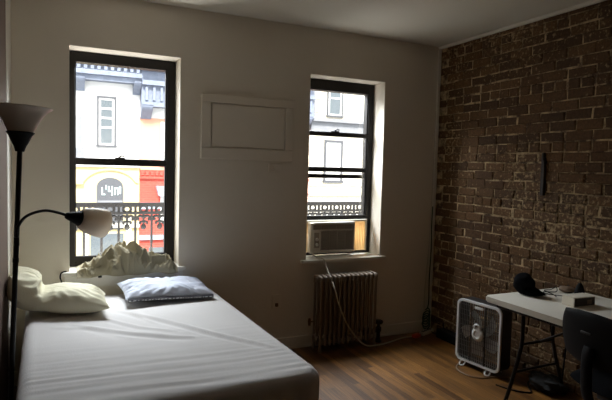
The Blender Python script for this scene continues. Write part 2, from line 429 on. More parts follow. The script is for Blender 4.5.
obj('plate', bx(-1.655, -1.575, -.007, 0, .355, .475, bev=.003), 'wall', t)
b = bm_new(); box(b, -1.628, -1.604, -.026, -.006, .375, .405, bev=.004); obj('plug', b, 'tan', t)
local(t)

# ------------------------------------------------------------------ bed
def fbm(x, y, z=0): return noise.noise(Vector((x, y, z)))
BX0, BX1, BY0, BY1, BZ = -3.44, -2.178, -1.905, -.045, .60
def crease(x, y, pts, wdt, amp):
    """a raised fold running along a polyline, with a soft trough beside it"""
    best = 9; sgn = 1; tt = 0
    for k in range(len(pts)-1):
        a = Vector(pts[k]); c = Vector(pts[k+1]); p = Vector((x, y)); d = c-a
        t_ = max(0, min(1, (p-a).dot(d)/d.length_squared)); q = a+d*t_; D = (p-q).length
        if D < best: best = D; sgn = 1 if d.x*(p-a).y-d.y*(p-a).x > 0 else -1; tt = (k+t_)/(len(pts)-1)
    f = math.sin(PI*min(1, max(0, tt)))**.5
    s = best*sgn
    return f*amp*(math.exp(-(s/wdt)**2)-.7*math.exp(-((s+wdt*1.7)/(wdt*1.3))**2))
FOLDS = [([(-3.20, -.72), (-2.95, -.98), (-2.72, -1.16), (-2.60, -1.22)], .018, .010),
         ([(-2.92, -.52), (-2.72, -.80), (-2.50, -1.18), (-2.26, -1.54)], .016, .011),
         ([(-3.02, -.66), (-2.85, -.92), (-2.66, -1.10)], .014, .007),
         ([(-2.86, -.58), (-2.74, -.90)], .012, .006),
         ([(-3.3, -.75), (-3.1, -.83), (-2.9, -1.12)], .02, .004)]
def bed_top(x, y):
    h = fbm(x*1.7, y*1.7)*.006+fbm(x*5, y*5, 3)*.002
    # shallow tension wrinkles running across the bed near the foot
    wv = max(0, min(1, (-y-.95)/.6))
    ph = y*70+3.0*fbm(x*1.5, y*2.0, 8)+x*3
    h += wv*(.0022*math.sin(ph)*(0.5+1.0*fbm(x*1.2, y*4, 5))+.0022*math.sin(y*118+x*9+5*fbm(x*1.1, y*3, 2))*(.4+1.2*fbm(x*1.6+4, y*6, 1)))
    for pts, wd, am in FOLDS: h += crease(x, y, pts, wd, am)
    return h
bed = thing('bed', 'low bed under a wrinkled white fitted sheet in the left corner', 'bed', (-2.8, -.97, 0))
b = bm_new(); nx, ny = 150, 200; R_ = .055; side = .27
def wrap(t_, a0, a1):
    """arc-length coordinate over edge: returns (pos, drop, outward)"""
    tot = (a1-a0)+2*side; s = -side+t_*tot; L_ = a1-a0
    def edge(q):   # q = distance beyond the start of the corner
        if q < R_*PI/2: a = q/R_; return R_*math.sin(a), R_*(1-math.cos(a))
        return R_, R_+(q-R_*PI/2)
    if s < R_: o_, dr = edge(R_-s); return a0+R_-o_, dr
    if s > L_-R_: o_, dr = edge(s-(L_-R_)); return a1-R_+o_, dr
    return a0+s, 0
G = []
for i in range(nx+1):
    row = []
    px, dx = wrap(i/nx, BX0, BX1)
    for k in range(ny+1):
        py, dy = wrap(k/ny, BY0, BY1)
        dr = max(dx, dy) if (dx == 0 or dy == 0) else min(.32, math.hypot(dx, dy) if max(dx, dy) < R_ else max(dx, dy))
        fade = max(0, 1-dr/.05)
        # round the plan corners
        cx_, cy_ = px, py
        rc = .09
        for ex, sx in ((BX0, 1), (BX1, -1)):
            for ey, sy in ((BY0, 1), (BY1, -1)):
                ax, ay = ex+sx*rc, ey+sy*rc
                if (px-ax)*sx < 0 and (py-ay)*sy < 0:
                    v = Vector((px-ax, py-ay)); m_ = max(abs(v.x), abs(v.y))
                    if v.length > 0: v = v.normalized()*m_; cx_, cy_ = ax+v.x, ay+v.y
        z = BZ-dr+bed_top(cx_, cy_)*fade
        if dr > .02:
            wv = .006*math.sin(cx_*38+2*fbm(cx_*3, cy_*3, dr*4)*3+cy_*31+dr*10)*min(1, (dr-.02)/.06)
            if dy > dx: cy_ += wv*(1 if cy_ > (BY0+BY1)/2 else -1)
            else: cx_ += wv*.5*(1 if cx_ > (BX0+BX1)/2 else -1)
        row.append(b.verts.new((cx_, cy_, z)))
    G.append(row)
for i in range(nx):
    for k in range(ny): b.faces.new((G[i][k], G[i+1][k], G[i+1][k+1], G[i][k+1]))
o = obj('fitted_sheet', b, 'sheet', bed, True)
obj('mattress', bx(BX0+.03, BX1-.03, BY0+.03, BY1-.03, .335, .55, bev=.03), 'spring', bed)
obj('box_spring', bx(BX0+.012, BX1-.012, BY0+.012, BY1-.012, .20, .335, bev=.02), 'spring', bed)
b = bm_new()
for q in ((BX0+.01, BX1-.01, BY0+.01, BY0+.05), (BX0+.01, BX1-.01, BY1-.05, BY1-.01), (BX0+.01, BX0+.05, BY0+.05, BY1-.05), (BX1-.05, BX1-.01, BY0+.05, BY1-.05)):
    box(b, q[0], q[1], q[2], q[3], .16, .20, bev=.003)
obj('bed_frame', b, 'dwood', bed)
for lx in (BX0+.2, BX1-.06):
    for ly in (BY0+.06, BY1-.06):
        b = bm_new(); lathe(b, [(0, 0), (.018, 0), (.026, .16), (0, .16)], 16, Matrix.Translation((lx, ly, 0))); obj('leg', b, 'dwood', bed, True)
local(bed)
bed.rotation_euler.z = .030; bed.location.x += .018; bed.location.y -= .01

# ------------------------------------------------------------------ pillows
def pillow_mesh(L_, W_, T_, seed, place, wr=1.0, n=70):
    """closed cushion: place(u, v, w) maps local metres to the room"""
    b = bm_new(); top = []; bot = []
    for i in range(n+1):
        r1 = []; r2 = []
        for k in range(n+1):
            u = -1+2*i/n; v = -1+2*k/n
            pin = .06
            uu = u*(1-pin*(1-abs(v)**2)*.9*abs(u)**3*1.0); vv = v*(1-pin*1.4*(1-abs(u)**2)*abs(v)**3)
            e = max(0, (1-abs(u)**3.2))**.5*max(0, (1-abs(v)**2.8))**.55
            th = T_/2*e
            rad = min(1-abs(u), 1-abs(v)); ed = math.exp(-rad/.22)
            ang = math.atan2(v, u)
            wk = wr*(.010*fbm(u*2.3+seed, v*2.3, seed)+.0045*(1-abs(fbm(u*5+seed, v*5, 2)))*1.0+ed*.007*math.sin(ang*23+4*fbm(u*3, v*3, seed)))*min(1, e*1.6)
            x = uu*L_/2; y = vv*W_/2
            pt = place(x, y, th+wk); r1.append(b.verts.new(pt))
            if i in (0, n) or k in (0, n): r2.append(r1[-1])
            else: r2.append(b.verts.new(place(x, y, -th*.75)))
        top.append(r1); bot.append(r2)
    for i in range(n):
        for k in range(n):
            b.faces.new((top[i][k], top[i+1][k], top[i+1][k+1], top[i][k+1]))
            q = (bot[i][k], bot[i][k+1], bot[i+1][k+1], bot[i+1][k])
            try: b.faces.new(q)
            except ValueError: pass
    return b
# pale blue pillow lying at the head
PB = thing('pillow', 'flat pale blue pillow with a dark patterned band, under the left window', 'pillow', (-2.58, -.29, .6))
ang = math.radians(3.0); c_, s_ = math.cos(ang), math.sin(ang)
def place_b(x, y, w_): return Vector((-2.575+c_*x-s_*y, -.285+s_*x+c_*y, .655+w_-.010*math.sin(x*5)+(y*.06)))
obj('pillow_case', pillow_mesh(.60, .40, .115, 3.3, place_b, 1.7), 'blue', PB, True)
b = bm_new(); bb = bm_new()
def seamf(x): # front lower seam of the blue pillow
    return place_b(x, -.2*(1-.05*(1-(x/.3)**2)), -.004)
N_ = 60; prev = None
for i in range(N_+1):
    x = -.285+.57*i/N_; p = seamf(x)
    A = [b.verts.new(p+Vector(d)) for d in ((0, .004, -.012), (0, -.008, -.010), (0, -.010, .002), (0, .002, .010))]
    if prev:
        for k in range(3): b.faces.new((prev[k], A[k], A[k+1], prev[k+1]))
    prev = A
obj('patterned_band', b, 'navy', PB, True)
rng = random.Random(5); x = -.28
while x < .28:
    wd = rng.uniform(.006, .018); p = seamf(x+wd/2)
    box(bb, p.x-wd/2, p.x+wd/2, p.y-.0135, p.y-.007, p.z-.007+rng.uniform(-.001, .002), p.z-.001)
    x += wd+rng.uniform(.006, .016)
obj('band_print', bb, 'white', PB)
local(PB)
# cream pillow, half propped in the corner
PC = thing('pillow', 'plump cream pillow folded up in the left corner of the bed', 'pillow', (-3.2, -.45, .6))
def place_c(x, y, w_):
    # x > 0 lies flat on the sheet; x < 0 bends up and leans back on the corner
    s_ = x+.04; px = -3.325; pz = .675; RB = .15; AM = math.radians(64)
    if s_ >= 0: X = px+s_; Z = pz-s_*.04; a = 0
    else:
        q = -s_; a = min(q/(RB*AM), 1)*AM
        X = px-RB*math.sin(a); Z = pz+RB*(1-math.cos(a)); e_ = max(0, q-RB*AM)
        X -= e_*math.cos(a); Z += e_*math.sin(a)
    pinch = 1-.30*math.exp(-((x+.06)/.06)**2)+.42*math.exp(-((x+.20)/.10)**2)
    w2 = w_*pinch
    return Vector((X+math.sin(a)*w2, -.42+y*.95-x*.26, Z+math.cos(a)*w2))
obj('pillow_case', pillow_mesh(.63, .40, .18, 7.7, place_c, 1.5), 'cream', PC, True)
local(PC)

# ------------------------------------------------------------------ blanket on the sill
def ridged(x, y, z):
    s = 0; a = 1; f = 1; tot = 0
    for _ in range(4):
        s += a*(1-abs(fbm(x*f, y*f, z+_*7))*2.2); tot += a; a *= .5; f *= 2.05
    return s/tot
HEAP = [(-3.14, .0), (-3.08, .04), (-2.98, .075), (-2.90, .125), (-2.84, .158), (-2.75, .150), (-2.68, .115), (-2.60, .075), (-2.50, .065), (-2.445, .0)]
def heap_top(x):
    for (xa, ha), (xb, hb) in zip(HEAP, HEAP[1:]):
        if xa <= x <= xb: t_ = (x-xa)/(xb-xa); t_ = t_*t_*(3-2*t_); return ha+(hb-ha)*t_
    return 0
def fold(x, y, pts, wd, am):
    best = 9; sg = 1
    for a_, c_2 in zip(pts, pts[1:]):
        a_ = Vector(a_); c_2 = Vector(c_2); d = c_2-a_; p = Vector((x, y)); t_ = max(0, min(1, (p-a_).dot(d)/d.length_squared)); D = (p-(a_+d*t_)).length
        if D < best: best = D; sg = 1 if d.x*(p-a_).y-d.y*(p-a_).x > 0 else -1
    q = best*sg
    return am*(math.exp(-(q/wd)**2)-.8*math.exp(-((q+1.6*wd)/wd)**2))
BF = [([(-3.10, .02), (-2.98, -.02), (-2.86, .04), (-2.78, .10)], .016, .030), ([(-2.98, .10), (-2.88, .03), (-2.80, -.04), (-2.72, -.07)], .014, .032),
      ([(-2.86, .12), (-2.76, .02), (-2.62, -.03), (-2.52, -.01)], .015, .032), ([(-2.78, .12), (-2.68, .08), (-2.60, .02), (-2.50, .06)], .013, .026),
      ([(-3.04, .10), (-2.94, .12), (-2.84, .06)], .012, .022), ([(-2.92, -.07), (-2.84, -.03), (-2.76, -.07)], .012, .022), ([(-2.66, -.07), (-2.58, -.02), (-2.48, -.05)], .011, .020)]
b = bm_new(); ni, nk = 240, 110; top = []; bot = []
for i in range(ni+1):
    r1 = []; r2 = []
    for k in range(nk+1):
        u = i/ni; v = k/nk
        x = -3.14+.695*u; y = -.085+.245*v+.014*fbm(u*6, v*2, 4)
        y = min(y, .162)
        e_ = (1-abs(2*v-1)**3.0); env = max(0, e_)**.55*(.62+.38*math.sin(PI*min(1, v*1.1)))
        ends = min(1, min(u, 1-u)/.03)**.5
        h = heap_top(x)*env
        xx = x+.03*fbm(x*9, y*9, 3); yy = y+.03*fbm(x*9, y*9, 8)
        rg = lambda a_, b_, c_2: max(0, 1-abs(fbm(a_, b_, c_2))*3.4)**1.6        # sharp crests, flat slopes
        f_ = sum(fold(xx, yy, *q) for q in BF)
        f_ += .022*(rg(xx*5+yy*7, yy*9-xx*6, 2.0)-.35)+.030*(rg(xx*11-yy*9, yy*14+xx*5, 6.5)-.3)+.014*(rg(xx*24, yy*22+xx*12, 9.1)-.3)
        h = max(.004, (h+f_*min(1, .35+h*8))*min(1, e_*4)*ends)
        droop = -max(0, (-.045-y))*.9
        z = .764+h+(droop if y < -.045 else 0)
        edge = i in (0, ni) or k in (0, nk)
        v1 = b.verts.new((x, y, z)); r1.append(v1)
        r2.append(v1 if edge else b.verts.new((x, y, .7635+(droop if y < -.045 else 0))))
    top.append(r1); bot.append(r2)
for i in range(ni):
    for k in range(nk):
        b.faces.new((top[i][k], top[i+1][k], top[i+1][k+1], top[i][k+1]))
        try: b.faces.new((bot[i][k], bot[i][k+1], bot[i+1][k+1], bot[i+1][k]))
        except ValueError: pass
o = obj('blanket', b, 'khaki', None, True)
tag(o, 'crumpled khaki blanket heaped on the sill of the left window', 'blanket')
b = bm_new(); box(b, -3.0, -2.975, -.034, -.022, .712, .728, bev=.003)
tag(obj('clip', b, 'blackp'), 'tiny black clip on the white board below the blanket', 'clip')
b = bm_new(); tube(b, [(-3.205, -.05, .775), (-3.236, -.056, .768), (-3.244, -.052, .735), (-3.236, -.045, .70), (-3.236, -.03, .62)], .005, 8, 5)
tag(obj('cable', b, 'blackp', None, True), 'short black cable hanging off the left end of the bedside sill', 'cable')

# ------------------------------------------------------------------ radiator
rad = thing('radiator', 'dark cast iron column radiator under the right window', 'radiator', (-1.03, -.12, 0))
NS = 13; rx0, rx1 = -1.31, -.735; sw = (rx1-rx0)/NS
for i in range(NS):
    x = rx0+sw*(i+.5); b = bm_new(); f = 0.0 if i in (0, NS-1) else .045
    rr = sw*.29
    for y in (-.185, -.125, -.065): tube(b, [(x, y, f+.05), (x, y, .60)], [rr*.85, rr, rr, rr*.85], 10)
    for z in (.60, .085):   # rounded headers joining the columns
        tube(b, [(x, -.185, z-.03), (x, -.185, z+.012), (x, -.170, z+.026), (x, -.08, z+.026), (x, -.065, z+.012), (x, -.065, z-.03)], rr*1.05, 10, 4)
    tube(b, [(x-sw*.5, -.125, .60), (x+sw*.5, -.125, .60)], .022, 12); tube(b, [(x-sw*.5, -.125, .10), (x+sw*.5, -.125, .10)], .022, 12)
    if f == 0:
        for y in (-.185, -.065): tube(b, [(x, y, 0), (x, y, .06)], [rr*1.2, rr*.7, rr*.9], 10)
    obj('section', b, 'rad', rad, True)
b = bm_new(); tube(b, [(rx1-.02, -.125, .10), (-.70, -.125, .10), (-.675, -.125, .10)], .014, 10); lathe(b, [(0, 0), (.03, 0), (.03, .012), (.018, .02), (.018, .09), (.026, .10), (.026, .13), (.016, .14), (.01, .17), (0, .17)], 16, Matrix.Translation((-.675, -.125, 0)))
vv = obj('valve', b, 'iron', rad, True)
b = bm_new(); lathe(b, [(0, .165), (.034, .165), (.04, .175), (.04, .188), (.03, .196), (0, .196)], 20, Matrix.Translation((-.675, -.125, 0))); obj('handwheel', b, 'iron', vv, True)
b = bm_new(); tube(b, [(rx0, -.125, .25), (-1.352, -.125, .25)], .006, 8); lathe(b, [(0, -.03), (.010, -.03), (.014, 0), (.010, .03), (0, .03)], 12, Matrix.Translation((-1.362, -.125, .25))); obj('air_vent', b, 'brass', rad, True)
local(rad)

# ------------------------------------------------------------------ air conditioner in the right window
ac = thing('air_conditioner', 'beige window air conditioner filling the bottom of the right window', 'air conditioner', (-1.0, .16, .76))
ax0, ax1, az0, az1 = -1.268, -.825, .785, 1.055; ay = .085
b = bm_new(); box(b, ax0+.004, ax1-.004, ay+.03, .62, az0+.004, az1-.004, bev=.006); obj('body', b, 'acw', ac)
b = bm_new()   # front fascia with real openings
box(b, ax0, ax1, ay, ay+.04, az1-.018, az1, bev=.004); box(b, ax0, ax1, ay, ay+.04, az0, az0+.022, bev=.004)
box(b, ax0, ax0+.022, ay, ay+.04, az0+.02, az1-.016, bev=.003); box(b, ax1-.014, ax1, ay, ay+.04, az0+.02, az1-.016, bev=.003)
box(b, ax0+.02, ax1-.012, ay+.002, ay+.04, az1-.072, az1-.062, bev=.002); box(b, ax0+.02, ax0+.098, ay+.003, ay+.04, az0+.02, az1-.064, bev=.003)
box(b, ax0+.02, ax1-.012, ay+.026, ay+.04, az0+.02, az1-.016)
fa = obj('front_panel', b, 'acw', ac)
obj('top_edge', bx(ax0+.03, ax1-.006, ay-.003, ay+.02, az1-.010, az1+.004, bev=.003), 'acl', ac)
b = bm_new()
for i in range(5): box(b, ax0+.034+i*.078, ax0+.104+i*.078, ay+.014, ay+.024, az1-.060, az1-.022, bev=.002)
for i in range(3): box(b, ax0+.024, ax1-.016, ay+.006, ay+.018, az1-.056+i*.013, az1-.052+i*.013, mtx=None)
obj('louver', b, 'acd', ac)
b = bm_new(); gx0, gx1 = ax0+.10, ax1-.016
for i in range(34):
    x = gx0+(gx1-gx0)*i/33; box(b, x-.0018, x+.0018, ay+.006, ay+.022, az0+.026, az1-.076)
for i in range(5):
    x = gx0+(gx1-gx0)*i/4; box(b, x-.004, x+.004, ay+.003, ay+.024, az0+.024, az1-.074)
for i in range(12):
    z = az0+.03+(az1-az0-.11)*i/11; box(b, gx0, gx1, ay+.012, ay+.024, z-.002, z+.002)
obj('grille', b, 'acd', ac)
obj('control_panel', bx(ax0+.034, ax0+.084, ay-.001, ay+.012, az0+.05, az1-.085, bev=.003), 'acd', ac)
for kz in (az0+.078, az0+.125):
    b = bm_new(); Mk = Matrix.Translation((ax0+.059, ay-.002, kz)) @ Matrix.Rotation(PI/2, 4, 'X')
    lathe(b, [(0, 0), (.015, 0), (.013, .012), (0, .012)], 18, Mk); box(b, -.002, .002, -.012, .012, .010, .017, mtx=Mk); obj('knob', b, 'acl', ac, True)
b = bm_new(); box(b, W2[0]+.048, W2[1]-.06, .13, .16, az1+.002, 1.074, bev=.002); obj('mounting_rail', b, 'acw', ac)
for (xa, xb) in ((W2[0]+.05, ax0-.004), (ax1+.004, W2[1]-.075)):
    b = bm_new(); n = max(2, int((xb-xa)/.016)); pts = []
    for i in range(n*2+1): pts.append((xa+(xb-xa)*i/(2*n), .145+(.006 if i % 2 else -.004)))
    fr = [b.verts.new((p[0], p[1], z)) for z in (az0+.002, az1) for p in pts]; m_ = len(pts)
    bk = [b.verts.new((p[0], p[1]+.003, z)) for z in (az0+.002, az1) for p in pts]
    for i in range(m_-1):
        b.faces.new((fr[i], fr[i+1], fr[m_+i+1], fr[m_+i])); b.faces.new((bk[i], bk[m_+i], bk[m_+i+1], bk[i+1]))
        b.faces.new((fr[i], bk[i], bk[i+1], fr[i+1])); b.faces.new((fr[m_+i], fr[m_+i+1], bk[m_+i+1], bk[m_+i]))
    obj('side_curtain', b, 'accordion', ac, label='tan accordion filler')
obj('side_channel', bx(W2[1]-.076, W2[1]-.062, .13, .16, az0, az1, bev=.002), 'acw', ac)
b = bm_new()
tube(b, [(ax0+.02, ay+.01, az0+.02), (-1.262, .05, .79), (-1.235, .0, .762), (-1.205, -.05, .758), (-1.195, -.075, .70), (-1.195, -.235, .55), (-1.15, -.235, .42),
         (-1.08, -.235, .26), (-.98, -.235, .12), (-.88, -.24, .03), (-.76, -.22, .0075), (-.62, -.20, .0075), (-.42, -.14, .0075), (-.20, -.13, .0075), (-.09, -.105, .02)], .0062, 8, 8)
obj('power_cord', b, 'cord', ac, True)
local(ac)

# ------------------------------------------------------------------ corner clutter
t = thing('power_strip', 'pale power strip on the floor in the brick corner', 'power strip', (-.07, -.10, 0))
Mp = Matrix.Translation((-.105, -.10, 0)) @ Matrix.Rotation(math.radians(20), 4, 'Z')
obj('body', bx(-.11, .08, -.022, .022, .002, .036, bev=.006, mtx=Mp), 'cord', t)
b = bm_new()
for i in range(4): box(b, -.09+i*.04, -.066+i*.04, -.012, .012, .0355, .0385, mtx=Mp)
obj('socket', b, 'iron', t)
local(t)
b = bm_new(); Mo = Matrix.Translation((-.27, -.155, 0)) @ Matrix.Rotation(math.radians(15), 4, 'Z')
box(b, -.05, .035, -.024, .024, .002, .034, bev=.009, mtx=Mo); tube(b, [Mo @ Vector((.034, 0, .018)), Mo @ Vector((.07, .01, .014)), Mo @ Vector((.10, .03, .008))], .005, 8, 4)
tag(obj('plug', b, 'orange', None, True), 'orange plug lying on the floor near the brick corner', 'plug')
# green extension cord coiled and hung up the corner
b = bm_new(); rng = random.Random(11); pts = []
for i in range(64):
    a = i*2*PI/12; pts.append((-.095+.035*math.cos(a)*(1+.2*rng.random()), -.06+.018*math.sin(a)+rng.uniform(-.004, .004), .06+.13*(i/63)+.04*math.sin(a*1.03)))
pts += [(-.05, -.03, .26), (-.045, -.02, .5), (-.038, -.022, .8), (-.044, -.022, 1.0), (-.04, -.022, 1.20)]
tube(b, pts, .0055, 7, 3)
cg = obj('extension_cord', b, 'green', None, True); tag(cg, 'green extension cord coiled in the corner and rising along the white bead', 'cord')
b = bm_new(); tube(b, [(-.105, -.085, .03), (-.09, -.03, .12), (-.088, -.012, .35), (-.062, -.012, .75), (-.048, -.012, 1.15), (-.045, -.012, 1.6), (-.043, -.012, 2.1)], .004, 7, 8)
tag(obj('cable', b, 'cord', None, True), 'thin pale cable running up the corner beside the brick wall', 'cable')
t = thing('router', 'black box standing on the floor against brick beside the corner', 'router', (-.06, -.42, 0))
obj('body', bx(-.105, -.012, -.50, -.22, .004, .085, bev=.008), 'blackp', t)
b = bm_new(); tube(b, [(-.04, -.25, .08), (-.04, -.25, .15)], .005, 8); obj('antenna', b, 'blackp', t, True)
b = bm_new(); tube(b, [(-.06, -.22, .03), (-.08, -.19, .02), (-.10, -.15, .035)], .004, 8, 5); obj('cable', b, 'blackp', t, True)
local(t)
# rusty strap let into the brickwork
b = bm_new(); box(b, -.022, .02, -1.245, -1.215, 1.375, 1.655, bev=.004); box(b, -.028, .0, -1.238, -1.222, 1.63, 1.69, bev=.004)
tag(obj('iron_strap', b, 'iron'), 'dark rusty iron strap set upright in the brick wall', 'strap')

# ------------------------------------------------------------------ box fan
FW, FH, FD = .41, .49, .12
fan = thing('box_fan', 'white box fan standing on the floor against the brick wall', 'fan', (-.352, -.775, 0), 0)
# local frame: x along the width, -y out of the front, z up
ux = Vector((.052, -.395, 0)).normalized(); nrm = Vector((-ux.y, ux.x, 0))   # nrm points behind
if nrm.x < 0: nrm = -nrm
MF = Matrix(((ux.x, nrm.x, 0, -.352), (ux.y, nrm.y, 0, -.775), (0, 0, 1, .04), (0, 0, 0, 1)))
def fx(bm):
    for v in bm.verts: v.co = MF @ v.co
    return bm
def ringprism(bm, o_, i_, a0, a1):
    n = len(o_); V = [[bm.verts.new((p[0], a, p[1])) for p in pp] for pp, a in ((o_, a0), (i_, a0), (i_, a1), (o_, a1))]
    for j in range(4):
        A, B = V[j], V[(j+1) % 4]
        for k in range(n): bm.faces.new((A[k], A[(k+1) % n], B[(k+1) % n], B[k]))
b = bm_new(); ringprism(b, rrect(0, FW, 0, FH, .05, 8), rrect(.012, FW-.012, .012, FH-.012, .04, 8), -.0, FD); obj('housing', fx(b), 'fanb', fan, False)
b = bm_new(); ringprism(b, rrect(-.002, FW+.002, -.002, FH+.002, .052, 8), rrect(.016, FW-.016, .016, FH-.016, .04, 8), -.012, .004); obj('front_rim', fx(b), 'fanw', fan, False)
b = bm_new(); cxf, czf = FW/2, FH/2
def inside(x, z, m_=.014, r=.045):
    X = max(abs(x-cxf)-(FW/2-m_-r), 0); Z = max(abs(z-czf)-(FH/2-m_-r), 0); return X*X+Z*Z < r*r and abs(x-cxf) < FW/2-m_ and abs(z-czf) < FH/2-m_
def span(fixed, vertical):
    lo = hi = None; n = 200
    for i in range(n+1):
        t_ = i/n*(FH if vertical else FW)
        if inside(fixed if vertical else t_, t_ if vertical else fixed):
            if lo is None: lo = t_
            hi = t_
    return lo, hi
for i in range(1, 24):
    x = FW*i/24; s_2 = span(x, True)
    if s_2[0] is not None: box(b, x-.0010, x+.0010, -.009, -.004, s_2[0]-.003, s_2[1]+.003)
for i in range(1, 12):
    z = FH*i/12; s_2 = span(z, False)
    if s_2[0] is not None: box(b, s_2[0]-.003, s_2[1]+.003, -.0045, -.001, z-.0012, z+.0012)
obj('front_grille', fx(b), 'fgrille', fan)
b = bm_new()
for x in (FW*.34, FW*.66): s_2 = span(x, True); box(b, x-.004, x+.004, -.0105, -.004, s_2[0]-.003, s_2[1]+.003)
obj('grille_bar', fx(b), 'fanb', fan)
b = bm_new()
for i in range(1, 20):
    x = FW*i/20; s_2 = span(x, True); box(b, x-.002, x+.002, FD-.006, FD-.002, s_2[0], s_2[1])
obj('rear_grille', fx(b), 'fanb', fan)
b = bm_new(); MR = Matrix.Translation((cxf, 0, czf)) @ Matrix.Rotation(PI/2, 4, 'X')
lathe(b, [(0, .020), (.024, .020), (.028, .024), (.034, .024), (.052, .014), (.054, .004), (0, .004)], 28, MR); hb = obj('hub_cover', fx(b), 'fanw', fan, True)
b = bm_new(); tube(b, [MR @ Vector((-.024, .035, .012)), MR @ Vector((-.026, .062, .020)), MR @ Vector((0, .078, .022)), MR @ Vector((.026, .062, .020)), MR @ Vector((.024, .035, .012))], .008, 8, 4); obj('hub_loop', fx(b), 'fanw', hb, True)
for k in range(5):
    b = bm_new(); a0 = 2*PI*k/5+.35; g = []
    for i in range(9):
        r = .035+.145*i/8; wdh = .045+.075*(i/8)**.8-.03*(i/8)**4; row = []
        for j in range(7):
            s_3 = j/6-.5; aa = s_3*wdh*2/r*.5; yy = .030+s_3*.034
            row.append(b.verts.new((cxf+r*math.cos(a0+aa+.5*i/8), yy, czf+r*math.sin(a0+aa+.5*i/8))))
        g.append(row)
    for i in range(8):
        for j in range(6): b.faces.new((g[i][j], g[i+1][j], g[i+1][j+1], g[i][j+1]))
    bmesh.ops.solidify(b, geom=b.faces[:], thickness=.002)
    obj('blade', fx(b), 'fanw', fan, True)
b = bm_new(); lathe(b, [(0, -.01), (.042, -.01), (.042, -.075), (0, -.075)], 24, MR); obj('motor', fx(b), 'fanb', fan, True)
obj('control_plate', fx(bx(cxf-.035, cxf+.04, -.013, -.004, FH-.052, FH-.032, bev=.003)), 'fanw', fan)
for x in (.07, FW-.10):
    b = bm_new(); tube(b, [(x-.02, .01, .004), (x-.02, -.015, -.03), (x, -.03, -.034), (x+.02, -.015, -.03), (x+.02, .01, .004)], .006, 8, 4)
    obj('foot', fx(b), 'fanw', fan, True); b = bm_new()
    tube(b, [(x-.02, FD-.02, .004), (x-.02, FD+.01, -.03), (x, FD+.02, -.034), (x+.02, FD+.01, -.03), (x+.02, FD-.02, .004)], .006, 8, 4)
    obj('foot', fx(b), 'fanw', fan, True)
b = bm_new(); tube(b, [(.05, FD-.02, .03), (.05, .05, -.030), (.06, -.05, -.0345), (.13, -.13, -.0345), (.25, -.15, -.0345), (.33, -.10, -.0345), (.36, -.02, -.0345), (.40, .06, -.0345), (.46, .12, -.0345)], .0055, 8, 8)
obj('power_cord', fx(b), 'tan', fan, True)
local(fan)

# ------------------------------------------------------------------ folding table
tb = thing('folding_table', 'white folding table with black legs along the brick wall', 'table', (-.38, -2.39, 0))
tx0, tx1, ty0, ty1 = -.757, -.022, -3.30, -1.455
b = bm_new(); prism(b, rrect(tx0, tx1, ty0, ty1, .03, 6), 'z', .702, .737, .006); obj('tabletop', b, 'table', tb, False)
b = bm_new()
for q in ((tx0+.03, tx0+.05), (tx1-.05, tx1-.03)): box(b, q[0], q[1], ty0+.08, ty1-.08, .677, .703, bev=.003)
obj('rail', b, 'blackm', tb)
for ly, sg in ((ty1-.135, 1), (ty0+.155, -1)):
    for lx, ox in ((-.545, -1), (-.265, 1)):
        b = bm_new(); foot, fy = (-.64, .04) if ox < 0 else (-.045, .06)
        tube(b, [(lx, ly, .70), (lx, ly, .52), (lx, ly, .46), (lx+(foot-lx)*.10, ly+sg*fy*.1, .38), (lx+(foot-lx)*.5, ly+sg*fy*.5, .20), (lx+(foot-lx)*.92, ly+sg*fy*.92, .04), (foot, ly+sg*fy, .008)], .0125, 12, 5)
        lg = obj('leg', b, 'blackm', tb, True)
        b = bm_new(); lathe(b, [(0, 0), (.017, 0), (.017, .022), (0, .022)], 14, Matrix.Translation((foot, ly+sg*fy, 0))); obj('foot_cap', b, 'blackp', lg, True)
    b = bm_new(); tube(b, [(-.545, ly, .43), (-.265, ly, .43)], .009, 10); obj('crossbar', b, 'blackm', tb, True)
    b = bm_new(); tube(b, [(-.585, ly+sg*.012, .25), (-.175, ly+sg*.02, .25)], .009, 10); obj('crossbar', b, 'blackm', tb, True)
    b = bm_new(); tube(b, [(-.383, ly, .43), (-.383, ly-sg*.40, .68)], .008, 10); obj('brace', b, 'blackm', tb, True)
local(tb)

# things on the table
b = bm_new()
def blob(bm, c, r, rot=None, sq=1.0, nz_=.0, seg=24):
    vs = []
    prof = [(math.sin(PI*i/16), -math.cos(PI*i/16)) for i in range(17)]
    vs = lathe(bm, prof, seg)
    for v in vs:
        n_ = 1+nz_*fbm(v.co.x*2+c[0]*9, v.co.y*2, v.co.z*2)
        q = Vector((v.co.x*r[0]*n_, v.co.y*r[1]*n_, v.co.z*r[2]*n_))
        if rot: q = rot @ q
        v.co = Vector(c)+q
    return vs
t = thing('cap', 'black cloth cap standing on the left end of the white table', 'cap', (-.47, -1.58, .745))
b = bm_new(); blob(b, (-.47, -1.515, .806), (.062, .072, .072), Matrix.Rotation(.5, 3, 'X'), nz_=.12)
for v in b.verts: v.co.z = max(v.co.z, .741)
obj('crown', b, 'blackf', t, True)
b = bm_new(); n = 16; g = []
for i in range(n+1):
    a = -PI*.5+PI*i/n; row = []
    for j in range(7):
        r = .060+.060*(j/6)*max(.15, math.cos(a))**.6
        dx, dy = math.sin(a)*(.062+.008*j/6), -(.02+math.cos(a)*.03)-(j/6)*.085*max(0, math.cos(a))**.7
        row.append(b.verts.new((-.47+dx*.95+.02*(j/6), -1.53+dy, .800-.040*(j/6)-.014*math.sin(a)**2)))
    g.append(row)
for i in range(n):
    for j in range(6): b.faces.new((g[i][j], g[i+1][j], g[i+1][j+1], g[i][j+1]))
bmesh.ops.solidify(b, geom=b.faces[:], thickness=.004)
obj('brim', b, 'blackf', t, True)
local(t)
t = thing('carton', 'small white carton with a dark end on the table', 'box', (-.36, -1.83, .745))
